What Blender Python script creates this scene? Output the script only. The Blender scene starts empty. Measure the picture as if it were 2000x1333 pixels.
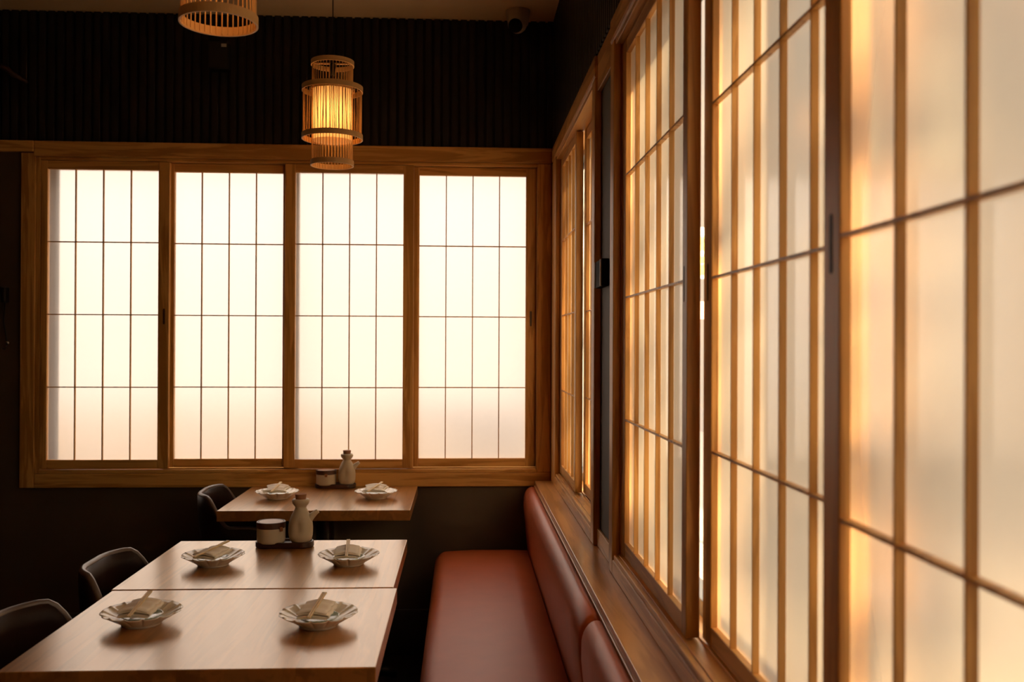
import bpy, bmesh, math, random
from mathutils import Vector, Matrix
random.seed(7)
PI = math.pi
scene = bpy.context.scene

# ---------------------------------------------------------------- camera
cam_data = bpy.data.cameras.new('camera')
cam = bpy.data.objects.new('camera', cam_data)
scene.collection.objects.link(cam)
cam_data.sensor_width = 36.0
cam_data.lens = 1850.0 / 2000.0 * 36.0
cam_data.clip_start = 0.02
right = Vector((0.99863, -0.05229, 0.00420)).normalized()
fwd = Vector((0.05226, 0.99863, 0.00372)).normalized()
up = right.cross(fwd).normalized()
right = fwd.cross(up).normalized()
cam.matrix_world = Matrix(((right.x, up.x, -fwd.x, 0.0), (right.y, up.y, -fwd.y, 0.0),
                           (right.z, up.z, -fwd.z, 1.36), (0, 0, 0, 1)))
cam_data.dof.use_dof = True
cam_data.dof.focus_distance = 2.9
cam_data.dof.aperture_fstop = 4.5
scene.camera = cam

# ---------------------------------------------------------------- daylight: overcast bright sky + low sun from the right
SKY = 4.1
world = bpy.data.worlds.new('daylight')
scene.world = world
world.use_nodes = True
wn, wl = world.node_tree.nodes, world.node_tree.links
wn.clear()
w_out = wn.new('ShaderNodeOutputWorld')
w_bg = wn.new('ShaderNodeBackground')
w_tc = wn.new('ShaderNodeTexCoord')
w_sep = wn.new('ShaderNodeSeparateXYZ')
w_ramp = wn.new('ShaderNodeValToRGB')
w_map = wn.new('ShaderNodeMapRange')
w_map.inputs['From Min'].default_value = -0.25
w_map.inputs['From Max'].default_value = 0.75
wl.new(w_tc.outputs['Generated'], w_sep.inputs[0])
wl.new(w_sep.outputs['Z'], w_map.inputs['Value'])
wl.new(w_map.outputs[0], w_ramp.inputs[0])
e = w_ramp.color_ramp.elements
e[0].position = 0.0;  e[0].color = (0.40, 0.328, 0.275, 1)
e[1].position = 0.85; e[1].color = (1.15, 1.05, 1.02, 1)
m_ = w_ramp.color_ramp.elements.new(0.27); m_.color = (0.50, 0.425, 0.372, 1)
m_ = w_ramp.color_ramp.elements.new(0.50); m_.color = (0.66, 0.585, 0.555, 1)
# the sky is brighter towards +Y (behind the back window) than over the street side (+X)
w_az = wn.new('ShaderNodeMapRange')
w_az.inputs['From Min'].default_value = 0.0
w_az.inputs['From Max'].default_value = 0.9
w_az.inputs['To Min'].default_value = 1.0
w_az.inputs['To Max'].default_value = 0.40
wl.new(w_sep.outputs['X'], w_az.inputs['Value'])
w_st = wn.new('ShaderNodeMath'); w_st.operation = 'MULTIPLY'
w_st.inputs[1].default_value = SKY
wl.new(w_az.outputs[0], w_st.inputs[0])
wl.new(w_ramp.outputs[0], w_bg.inputs['Color'])
wl.new(w_st.outputs[0], w_bg.inputs['Strength'])
wl.new(w_bg.outputs[0], w_out.inputs[0])

sun_data = bpy.data.lights.new('sun', 'SUN')
sun = bpy.data.objects.new('sun', sun_data)
scene.collection.objects.link(sun)
sun_dir = Vector((-0.24, 0.92, -0.30)).normalized()          # travel direction of the light
sun.rotation_euler = sun_dir.to_track_quat('-Z', 'Y').to_euler()
sun.location = (6, -6, 5)
sun_data.energy = 44.0
sun_data.angle = math.radians(1.2)
sun_data.color = (1.0, 0.71, 0.40)

scene.view_settings.view_transform = 'Standard'
scene.view_settings.look = 'None'
scene.view_settings.gamma = 1.0
scene.view_settings.use_curve_mapping = False
scene.view_settings.exposure = 0.15
scene.cycles.use_denoising = True
scene.cycles.max_bounces = 9
scene.cycles.diffuse_bounces = 4
scene.cycles.glossy_bounces = 4
scene.cycles.transmission_bounces = 6
scene.cycles.transparent_max_bounces = 10
scene.cycles.sample_clamp_indirect = 6.0
scene.cycles.blur_glossy = 0.5

# ---------------------------------------------------------------- materials
def new_mat(name):
    m = bpy.data.materials.new(name)
    m.use_nodes = True
    nt = m.node_tree
    for n in list(nt.nodes):
        if n.type != 'OUTPUT_MATERIAL':
            nt.nodes.remove(n)
    out = [n for n in nt.nodes if n.type == 'OUTPUT_MATERIAL'][0]
    return m, nt, out

def plain(name, col, rough=0.5, spec=0.5, metal=0.0, noise=0.0, nscale=20.0, bump=0.0, coat=0.0):
    m, nt, out = new_mat(name)
    b = nt.nodes.new('ShaderNodeBsdfPrincipled')
    b.inputs['Base Color'].default_value = (*col, 1)
    b.inputs['Roughness'].default_value = rough
    b.inputs['Specular IOR Level'].default_value = spec
    b.inputs['Metallic'].default_value = metal
    b.inputs['Coat Weight'].default_value = coat
    b.inputs['Coat Roughness'].default_value = 0.15
    if noise or bump:
        tc = nt.nodes.new('ShaderNodeTexCoord')
        nz = nt.nodes.new('ShaderNodeTexNoise')
        nz.inputs['Scale'].default_value = nscale
        nz.inputs['Detail'].default_value = 5
        nt.links.new(tc.outputs['Object'], nz.inputs['Vector'])
        if noise:
            mix = nt.nodes.new('ShaderNodeMix'); mix.data_type = 'RGBA'
            mix.inputs[6].default_value = (*[c * (1 - noise) for c in col], 1)
            mix.inputs[7].default_value = (*[min(1, c * (1 + noise)) for c in col], 1)
            nt.links.new(nz.outputs['Fac'], mix.inputs[0])
            nt.links.new(mix.outputs[2], b.inputs['Base Color'])
        if bump:
            bp = nt.nodes.new('ShaderNodeBump')
            bp.inputs['Strength'].default_value = bump
            bp.inputs['Distance'].default_value = 0.002
            nt.links.new(nz.outputs['Fac'], bp.inputs['Height'])
            nt.links.new(bp.outputs[0], b.inputs['Normal'])
    nt.links.new(b.outputs[0], out.inputs[0])
    return m

def wood(name, dark, light, axis, rough=0.45, spec=0.5, scale=1.0, stave=None, coat=0.0):
    """pine-like grain running along the given axis; optional glued staves of the given width"""
    m, nt, out = new_mat(name)
    N, L = nt.nodes, nt.links
    tc = N.new('ShaderNodeTexCoord')
    geo = N.new('ShaderNodeNewGeometry')
    mp = N.new('ShaderNodeMapping')
    s = {'x': (1.2, 16, 16), 'y': (16, 1.2, 16), 'z': (16, 16, 1.2)}[axis]
    mp.inputs['Scale'].default_value = tuple(v * scale for v in s)
    add = N.new('ShaderNodeVectorMath'); add.operation = 'ADD'
    L.new(geo.outputs['Position'], add.inputs[0])
    if stave:
        sep = N.new('ShaderNodeSeparateXYZ'); L.new(geo.outputs['Position'], sep.inputs[0])
        dv = N.new('ShaderNodeMath'); dv.operation = 'DIVIDE'; dv.inputs[1].default_value = stave
        L.new(sep.outputs['X'], dv.inputs[0])
        fl = N.new('ShaderNodeMath'); fl.operation = 'FLOOR'; L.new(dv.outputs[0], fl.inputs[0])
        wnz = N.new('ShaderNodeTexWhiteNoise'); wnz.noise_dimensions = '1D'
        L.new(fl.outputs[0], wnz.inputs['W'])
        L.new(wnz.outputs['Color'], add.inputs[1])
    L.new(add.outputs[0], mp.inputs['Vector'])
    nz = N.new('ShaderNodeTexNoise')
    nz.inputs['Scale'].default_value = 1.0
    nz.inputs['Detail'].default_value = 6.0
    nz.inputs['Roughness'].default_value = 0.6
    nz.inputs['Distortion'].default_value = 0.8
    L.new(mp.outputs[0], nz.inputs['Vector'])
    wv = N.new('ShaderNodeMath'); wv.operation = 'MULTIPLY'; wv.inputs[1].default_value = 26.0
    L.new(nz.outputs['Fac'], wv.inputs[0])
    sn = N.new('ShaderNodeMath'); sn.operation = 'SINE'; L.new(wv.outputs[0], sn.inputs[0])
    ma = N.new('ShaderNodeMath'); ma.operation = 'MULTIPLY_ADD'
    ma.inputs[1].default_value = 0.22; L.new(sn.outputs[0], ma.inputs[0]); L.new(nz.outputs['Fac'], ma.inputs[2])
    ramp = N.new('ShaderNodeValToRGB')
    ramp.color_ramp.elements[0].position = 0.25; ramp.color_ramp.elements[0].color = (*dark, 1)
    ramp.color_ramp.elements[1].position = 0.70; ramp.color_ramp.elements[1].color = (*light, 1)
    L.new(ma.outputs[0], ramp.inputs[0])
    b = N.new('ShaderNodeBsdfPrincipled')
    b.inputs['Roughness'].default_value = rough
    b.inputs['Specular IOR Level'].default_value = spec
    b.inputs['Coat Weight'].default_value = coat
    b.inputs['Coat Roughness'].default_value = 0.16
    src = ramp.outputs[0]
    if stave:
        hsv = N.new('ShaderNodeHueSaturation')
        mr = N.new('ShaderNodeMapRange')
        mr.inputs['To Min'].default_value = 0.86; mr.inputs['To Max'].default_value = 1.12
        L.new(wnz.outputs['Value'], mr.inputs['Value'])
        L.new(mr.outputs[0], hsv.inputs['Value'])
        L.new(src, hsv.inputs['Color']); src = hsv.outputs[0]
    L.new(src, b.inputs['Base Color'])
    bp = N.new('ShaderNodeBump'); bp.inputs['Strength'].default_value = 0.06; bp.inputs['Distance'].default_value = 0.001
    L.new(nz.outputs['Fac'], bp.inputs['Height']); L.new(bp.outputs[0], b.inputs['Normal'])
    L.new(b.outputs[0], out.inputs[0])
    return m

def paper_mat(name, col, refr=0.35, rough=0.62, gloss_rough=0.13, ior=1.45, wide=0.0):
    """frosted washi laminate: diffuses daylight, partly forward-scattering, satin surface"""
    m, nt, out = new_mat(name)
    N, L = nt.nodes, nt.links
    tc = N.new('ShaderNodeNewGeometry')
    nz = N.new('ShaderNodeTexNoise'); nz.inputs['Scale'].default_value = 60; nz.inputs['Detail'].default_value = 4
    L.new(tc.outputs['Position'], nz.inputs['Vector'])
    cm = N.new('ShaderNodeMix'); cm.data_type = 'RGBA'
    cm.inputs[6].default_value = (*[c * 0.96 for c in col], 1); cm.inputs[7].default_value = (*col, 1)
    L.new(nz.outputs['Fac'], cm.inputs[0])
    tr = N.new('ShaderNodeBsdfTranslucent'); L.new(cm.outputs[2], tr.inputs['Color'])
    rf = N.new('ShaderNodeBsdfRefraction'); rf.inputs['IOR'].default_value = 1.12
    rf.inputs['Roughness'].default_value = rough; L.new(cm.outputs[2], rf.inputs['Color'])
    df = N.new('ShaderNodeBsdfDiffuse'); df.inputs['Color'].default_value = (0.7, 0.66, 0.58, 1)
    rf2 = N.new('ShaderNodeBsdfRefraction'); rf2.inputs['IOR'].default_value = 0.92
    rf2.inputs['Roughness'].default_value = rough; L.new(cm.outputs[2], rf2.inputs['Color'])
    m0 = N.new('ShaderNodeMixShader'); m0.inputs[0].default_value = wide
    L.new(rf.outputs[0], m0.inputs[1]); L.new(rf2.outputs[0], m0.inputs[2])
    m1 = N.new('ShaderNodeMixShader'); m1.inputs[0].default_value = refr
    L.new(tr.outputs[0], m1.inputs[1]); L.new(m0.outputs[0], m1.inputs[2])
    m2 = N.new('ShaderNodeMixShader'); m2.inputs[0].default_value = 0.14
    L.new(m1.outputs[0], m2.inputs[1]); L.new(df.outputs[0], m2.inputs[2])
    gl = N.new('ShaderNodeBsdfGlossy'); gl.inputs['Roughness'].default_value = gloss_rough
    gl.inputs['Color'].default_value = (1, 1, 1, 1)
    fr = N.new('ShaderNodeFresnel'); fr.inputs['IOR'].default_value = ior
    m3 = N.new('ShaderNodeMixShader')
    L.new(fr.outputs[0], m3.inputs[0]); L.new(m2.outputs[0], m3.inputs[1]); L.new(gl.outputs[0], m3.inputs[2])
    L.new(m3.outputs[0], out.inputs[0])
    return m

def glass_pane_mat():
    m, nt, out = new_mat('window_glass')
    N, L = nt.nodes, nt.links
    t = N.new('ShaderNodeBsdfTransparent'); t.inputs[0].default_value = (0.95, 0.97, 0.96, 1)
    g = N.new('ShaderNodeBsdfGlossy'); g.inputs['Roughness'].default_value = 0.03
    mx = N.new('ShaderNodeMixShader'); mx.inputs[0].default_value = 0.05
    L.new(t.outputs[0], mx.inputs[1]); L.new(g.outputs[0], mx.inputs[2]); L.new(mx.outputs[0], out.inputs[0])
    return m

PD, PL = (0.43, 0.195, 0.042), (0.68, 0.355, 0.098)
pine = {a: wood('pine_' + a, PD, PL, a, rough=0.42, spec=0.35) for a in 'xyz'}
ledge_wood = wood('ledge_wood', (0.48, 0.22, 0.062), (0.64, 0.32, 0.105), 'y', rough=0.3, coat=0.2)
table_wood = wood('table_wood', (0.26, 0.108, 0.025), (0.41, 0.182, 0.048), 'y', rough=0.32, stave=0.045, coat=0.8)
b_ = [n for n in table_wood.node_tree.nodes if n.type == 'BSDF_PRINCIPLED'][0]
b_.inputs['IOR'].default_value = 2.2
b_.inputs['Coat IOR'].default_value = 2.15
b_.inputs['Coat Roughness'].default_value = 0.19
b_.inputs['Coat Tint'].default_value = (1.0, 0.88, 0.66, 1)
b_.inputs['Specular Tint'].default_value = (1.0, 0.86, 0.72, 1)
paper_back = paper_mat('washi_paper_back', (0.90, 0.79, 0.71), refr=0.70, rough=0.52)
paper_side = paper_mat('washi_paper_side', (0.88, 0.80, 0.68), refr=0.66, rough=0.40, ior=1.9, wide=0.5)
slat_black = plain('black_slats', (0.011, 0.009, 0.0075), 0.6, spec=0.3, noise=0.3, nscale=9)
plaster = plain('charcoal_plaster', (0.072, 0.048, 0.028), 0.75, noise=0.35, nscale=3.5, bump=0.25)
plaster_grey = plain('grey_plaster', (0.075, 0.066, 0.050), 0.7, noise=0.1, nscale=6, bump=0.1)
ceiling_mat = plain('ceiling_paint', (0.52, 0.38, 0.24), 0.8, noise=0.05, nscale=3)
floor_mat = plain('dark_floor', (0.03, 0.022, 0.016), 0.4, noise=0.4, nscale=4)
leather_red = plain('oxblood_leather', (0.42, 0.085, 0.020), 0.40, spec=0.35, noise=0.14, nscale=14, bump=0.15)
leather_dark = plain('dark_brown_leather', (0.018, 0.0065, 0.003), 0.5, spec=0.2, noise=0.2, nscale=18, bump=0.12)
piping_mat = plain('worn_edge_highlight', (0.11, 0.075, 0.06), 0.32, spec=0.6, noise=0.2, nscale=40)  # worn piping; the rim highlight is put into its lighter colour
black_metal = plain('black_metal', (0.012, 0.012, 0.012), 0.4, metal=0.3)
chrome = plain('chrome', (0.75, 0.72, 0.68), 0.18, metal=1.0)
porcelain = plain('cream_porcelain', (0.88, 0.80, 0.66), 0.2, spec=0.6, noise=0.04, nscale=30, coat=0.3)
celadon = plain('celadon_glass', (0.34, 0.42, 0.33), 0.08, spec=0.8, noise=0.05, nscale=30, coat=0.6)
stoneware = plain('matte_stoneware', (0.50, 0.41, 0.28), 0.5, noise=0.07, nscale=25)
tray_mat = plain('dark_lacquer', (0.030, 0.010, 0.006), 0.35, noise=0.2, nscale=20)
lid_mat = plain('dark_wood_lid', (0.055, 0.018, 0.008), 0.35, noise=0.2, nscale=20)
lid_top_mat = plain('lid_top', (0.42, 0.25, 0.16), 0.38, spec=0.6, noise=0.1, nscale=20)
tab_mat = plain('tan_leather_tab', (0.22, 0.07, 0.02), 0.5, noise=0.1, nscale=50)
cork = plain('cork', (0.30, 0.13, 0.055), 0.8, noise=0.35, nscale=90, bump=0.4)
linen = plain('cotton_napkin', (0.88, 0.79, 0.66), 0.9, noise=0.04, nscale=120, bump=0.2)
bamboo = plain('pale_bamboo', (0.70, 0.50, 0.22), 0.5, noise=0.12, nscale=40)
lantern_bamboo = plain('lantern_bamboo', (0.62, 0.36, 0.14), 0.5, noise=0.15, nscale=30)
cam_plastic = plain('camera_plastic', (0.45, 0.40, 0.35), 0.4, noise=0.03)
lens_mat = plain('dark_lens', (0.006, 0.006, 0.006), 0.7, spec=0.05)
slot_mat = plain('dark_slot', (0.05, 0.018, 0.006), 0.6, noise=0.1)
grey_label = plain('grey_label', (0.42, 0.38, 0.34), 0.5, noise=0.04)
aluminium = plain('dark_aluminium', (0.10, 0.11, 0.12), 0.45, noise=0.05)
pavement = plain('pavement', (0.13, 0.11, 0.09), 0.9, noise=0.15, nscale=2)
render_wall = plain('pale_render', (0.36, 0.31, 0.245), 0.9, noise=0.08, nscale=1.5)
sign_white = plain('sign_white', (0.42, 0.38, 0.32), 0.5, noise=0.02)
sign_yellow = plain('sign_yellow', (0.50, 0.32, 0.01), 0.5, noise=0.03)
sign_pink = plain('sign_pink', (0.45, 0.20, 0.17), 0.5, noise=0.03)
sign_ink = plain('sign_ink', (0.05, 0.04, 0.03), 0.6, noise=0.03)
glass_mat = glass_pane_mat()

def lantern_cloth():
    m, nt, out = new_mat('lantern_cloth')
    N, L = nt.nodes, nt.links
    tr = N.new('ShaderNodeBsdfTranslucent'); tr.inputs[0].default_value = (0.95, 0.72, 0.40, 1)
    df = N.new('ShaderNodeBsdfDiffuse'); df.inputs[0].default_value = (0.6, 0.42, 0.2, 1)
    nz = N.new('ShaderNodeTexNoise'); nz.inputs['Scale'].default_value = 60
    mx = N.new('ShaderNodeMixShader'); mx.inputs[0].default_value = 0.25
    L.new(tr.outputs[0], mx.inputs[1]); L.new(df.outputs[0], mx.inputs[2]); L.new(mx.outputs[0], out.inputs[0])
    return m
cloth_mat = lantern_cloth()
m_b, nt_b, out_b = new_mat('bulb_glow')
em = nt_b.nodes.new('ShaderNodeEmission'); em.inputs[0].default_value = (1.0, 0.62, 0.25, 1); em.inputs[1].default_value = 17
nt_b.links.new(em.outputs[0], out_b.inputs[0]); bulb_mat = m_b

# ---------------------------------------------------------------- object helpers
def link(o, parent=None):
    scene.collection.objects.link(o)
    if parent is not None:
        o.parent = parent
    return o

def tag(o, label=None, cat=None, group=None, kind=None):
    if label: o['label'] = label
    if cat: o['category'] = cat
    if group: o['group'] = group
    if kind: o['kind'] = kind
    return o

def thing(name, label, cat, loc=(0, 0, 0), rz=0.0, group=None):
    o = bpy.data.objects.new(name, None)
    o.empty_display_size = 0.05
    o.location = loc; o.rotation_euler = (0, 0, rz)
    link(o)
    return tag(o, label, cat, group)

def obj(name, bm, mat, parent=None, smooth=False, loc=None, bevel=0.0, sub=0, solid=0.0, autosmooth=False):
    me = bpy.data.meshes.new(name)
    bmesh.ops.recalc_face_normals(bm, faces=bm.faces[:])
    bm.to_mesh(me); bm.free()
    me.materials.append(mat)
    if smooth:
        for p in me.polygons: p.use_smooth = True
    o = bpy.data.objects.new(name, me)
    if loc: o.location = loc
    link(o, parent)
    if solid:
        md = o.modifiers.new('solid', 'SOLIDIFY'); md.thickness = solid; md.offset = -1
    if bevel:
        md = o.modifiers.new('bevel', 'BEVEL'); md.width = bevel; md.segments = 2; md.limit_method = 'ANGLE'
    if sub:
        md = o.modifiers.new('sub', 'SUBSURF'); md.levels = sub; md.render_levels = sub
    return o

def struct(name, bm, mat, parent=None, **k):
    o = obj(name, bm, mat, parent, **k)
    if parent is None: o['kind'] = 'structure'
    return o

def box(bm, x0, x1, y0, y1, z0, z1):
    v = [bm.verts.new((x, y, z)) for x in (x0, x1) for y in (y0, y1) for z in (z0, z1)]
    for f in ((0, 1, 3, 2), (4, 6, 7, 5), (0, 4, 5, 1), (2, 3, 7, 6), (0, 2, 6, 4), (1, 5, 7, 3)):
        bm.faces.new([v[i] for i in f])
    return bm

def B(*a):
    return box(bmesh.new(), *a)

def lathe(bm, prof, seg=40, center=(0, 0, 0), mod=None):
    rings = []
    for r, z in prof:
        ring = []
        for i in range(seg):
            a = 2 * PI * i / seg
            p = Vector((r * math.cos(a), r * math.sin(a), z))
            if mod: p = mod(p, a, r, z)
            ring.append(bm.verts.new(p + Vector(center)))
        rings.append(ring)
    for a, b in zip(rings, rings[1:]):
        for i in range(seg):
            j = (i + 1) % seg
            bm.faces.new((a[i], a[j], b[j], b[i]))
    if prof[0][0] > 1e-6: bm.faces.new(rings[0][::-1])
    if prof[-1][0] > 1e-6: bm.faces.new(rings[-1])
    return bm

def tube(bm, pts, r, seg=8, closed=False, radii=None):
    pts = [Vector(p) for p in pts]
    n = len(pts); rings = []
    for i, p in enumerate(pts):
        if closed: t = pts[(i + 1) % n] - pts[i - 1]
        else: t = pts[min(i + 1, n - 1)] - pts[max(i - 1, 0)]
        t.normalize()
        a = Vector((0, 0, 1)) if abs(t.z) < 0.9 else Vector((1, 0, 0))
        u = t.cross(a).normalized(); v = t.cross(u).normalized()
        rr = radii[i] if radii else r
        rings.append([bm.verts.new(p + rr * (math.cos(2 * PI * k / seg) * u + math.sin(2 * PI * k / seg) * v)) for k in range(seg)])
    m = n if closed else n - 1
    for i in range(m):
        a, b = rings[i], rings[(i + 1) % n]
        for k in range(seg):
            l = (k + 1) % seg
            bm.faces.new((a[k], a[l], b[l], b[k]))
    if not closed:
        bm.faces.new(rings[0][::-1]); bm.faces.new(rings[-1])
    return bm

def copy_tree(o, loc, rz, label=None, group=None):
    r = o.copy(); link(r); r.location = loc; r.rotation_euler = (0, 0, rz)
    if label: r['label'] = label
    if group: r['group'] = group
    for ch in list(o.children):
        c = ch.copy(); link(c); c.parent = r
        for g in list(ch.children):
            d = g.copy(); link(d); d.parent = c
    return r

# ---------------------------------------------------------------- room shell
CEIL = 2.79
YW = 4.187          # plaster plane of the back wall (frame face stands at 4.165)
XW = 0.413          # plaster plane of the right wall (frame face stands at 0.392)
XL, YN = -5.0, -3.4

bm = bmesh.new()
box(bm, XL - .12, -1.84, YW, YW + .12, 0, CEIL)
box(bm, -1.84, 0.345, YW, YW + .12, 0, 0.79)
box(bm, -1.84, 0.345, YW, YW + .12, 2.165, CEIL)
box(bm, 0.345, 0.53, YW, YW + .12, 0, CEIL)
wall_back = struct('wall_back', bm, plaster)
bm = bmesh.new()
x = XL + .02
while x < 0.39:
    box(bm, x, x + 0.027, 4.166, YW + .001, 2.2285, CEIL - .001)
    x += 0.0385
obj('slat_cladding', bm, slat_black, wall_back, bevel=0.002)
obj('cladding_backing', B(XL, 0.40, YW - .004, YW + .001, 2.2285, CEIL - .001), slat_black, wall_back)

bm = bmesh.new()
YE = 4.187
box(bm, XW, 0.53, 4.02, YE, 0, CEIL)
box(bm, XW, 0.53, 2.475, 2.855, 0, CEIL)
box(bm, XW, 0.53, YN, -0.42, 0, CEIL)
for a, b in ((2.855, 4.02), (-0.42, 2.475)):
    box(bm, XW, 0.53, a, b, 0, 0.79)
    box(bm, XW, 0.53, a, b, 2.165, CEIL)
wall_right = struct('wall_right', bm, plaster_grey)
bm = bmesh.new()
y = YN + .02
while y < 4.15:
    box(bm, 0.394, XW + .001, y, y + 0.027, 2.2285, CEIL - .001)
    y += 0.0385
obj('slat_cladding', bm, slat_black, wall_right, bevel=0.002)
obj('cladding_backing', B(XW - .004, XW + .001, YN, 4.18, 2.2285, CEIL - .001), slat_black, wall_right)

struct('wall_left', B(XL - .12, XL, YN - .12, YW, 0, CEIL), plaster)
struct('wall_front', B(XL - .12, 0.53, YN - .12, YN, 0, CEIL), plaster)
struct('floor', B(XL - .12, 0.53, YN - .12, YW + .12, -.1, 0), floor_mat)
struct('ceiling', B(XL - .12, 0.53, YN - .12, YW + .12, CEIL, CEIL + .1), ceiling_mat)
struct('baseboard_back', B(XL, -.12, YW - .016, YW, 0, 0.195), plain('charcoal_board', (0.05, 0.042, 0.034), 0.5, noise=.1), bevel=.003)
struct('trim_1', B(XL, -1.842, 4.160, YW, 2.180, 2.228), pine['x'], bevel=.003)
struct('trim_2', B(0.404, XW, 2.515, 2.812, 0.7605, 0.812), pine['y'], bevel=.002)
struct('trim_3', B(0.400, XW, 2.515, 2.812, 2.118, 2.228), pine['y'], bevel=.002)

# ---------------------------------------------------------------- window frames (fixed joinery)
w1 = tag(bpy.data.objects.new('window_1', None), kind='structure'); link(w1)
def part(name, bx, mat, parent, bevel=.0025): return obj(name, B(*bx), mat, parent, bevel=bevel)
# casing boards of the back window
part('casing', (-1.895, -1.833, 4.165, YW, 0.735, 2.176), pine['z'], w1, .004)
part('casing', (-1.842, 0.392, 4.163, YW, 2.160, 2.228), pine['x'], w1, .005)
part('casing', (-1.833, 0.392, 4.165, YW, 0.735, 0.796), pine['x'], w1, .004)
part('casing', (0.330, 0.392, 4.1655, YW, 0.796, 2.160), pine['z'], w1, .005)
part('jamb', (-1.833, -1.814, 4.169, 4.29, 0.7965, 2.159), pine['z'], w1)
part('jamb', (0.327, 0.3305, 4.169, 4.29, 0.7965, 2.159), pine['z'], w1)
part('head', (-1.814, 0.327, 4.169, 4.29, 2.146, 2.1595), pine['x'], w1)
part('sill', (-1.814, 0.327, 4.166, 4.29, 0.7965, 0.812), pine['x'], w1)
part('sill_track', (-1.814, 0.327, 4.1955, 4.1985, 0.812, 0.8165), pine['x'], w1, .0008)

def side_frame(name, y0, y1, cas0, cas1):
    w = tag(bpy.data.objects.new(name, None), kind='structure'); link(w)
    # y0..y1 opening between jambs; cas0 / cas1 outer edges of the casing
    part('casing', (0.392, XW, cas0, y0, 0.7605, 2.160), pine['z'], w, .004)
    part('casing', (0.392, XW, y1, cas1, 0.7605, 2.160), pine['z'], w, .004)
    part('casing', (0.390, XW, cas0, cas1, 2.160, 2.228), pine['y'], w, .008)
    part('casing', (0.392, XW, y0, y1, 0.7605, 0.800), pine['y'], w, .003)
    part('jamb', (XW, 0.53, y0 - .019, y0 + .001, 0.79, 2.165), pine['z'], w)
    part('jamb', (XW, 0.53, y1 - .001, y1 + .019, 0.79, 2.165), pine['z'], w)
    part('head', (0.396, 0.53, y0 + .001, y1 - .001, 2.146, 2.1595), pine['y'], w)
    part('sill', (0.396, 0.53, y0 + .001, y1 - .001, 0.7905, 0.812), pine['y'], w)
    part('sill_track', (0.4425, 0.4450, y0 + .001, y1 - .001, 0.812, 0.8165), pine['y'], w, .0008)
    part('sill_track', (0.4085, 0.4115, y0 + .001, y1 - .001, 0.812, 0.8150), pine['y'], w, .0008)
    return w
w2 = side_frame('window_2', 2.874, 4.001, 2.812, 4.163)
w3 = side_frame('window_3', -0.400, 2.455, -0.465, 2.513)
struct('trim_4', B(0.392, XW, YN, -0.466, 2.160, 2.228), pine['y'], bevel=.006)

# outer glazing frames, a hand's breadth beyond the screens
def glazing(name, axis, a0, a1, d, mull, label_axis):
    w = tag(bpy.data.objects.new(name, None), kind='structure'); link(w)
    def bx(u0, u1, z0, z1, dd0=0, dd1=.045):
        return (u0, u1, d + dd0, d + dd1, z0, z1) if axis == 'x' else (d + dd0, d + dd1, u0, u1, z0, z1)
    part('window_frame', bx(a0, a1, 0.785, 0.845), aluminium, w)
    part('window_frame', bx(a0, a1, 2.125, 2.17), aluminium, w)
    for m in mull:
        part('mullion', bx(m - .022, m + .022, 0.845, 2.125), aluminium, w)
    edges = [a0] + sorted(mull) + [a1]
    for p, q in zip(edges, edges[1:]):
        part('glass_pane', bx(p, q, 0.845, 2.125, .020, .024), glass_mat, w, 0)
    return w
glazing('window_4', 'x', -1.835, 0.34, 4.262, (-1.805, -0.752, 0.32), 'x')
glazing('window_5', 'y', 2.86, 4.015, 0.485, (2.90, 3.98), 'y')
glazing('window_6', 'y', -0.415, 2.47, 0.485, (-0.38, 0.36, 1.12, 2.42), 'y')

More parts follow.
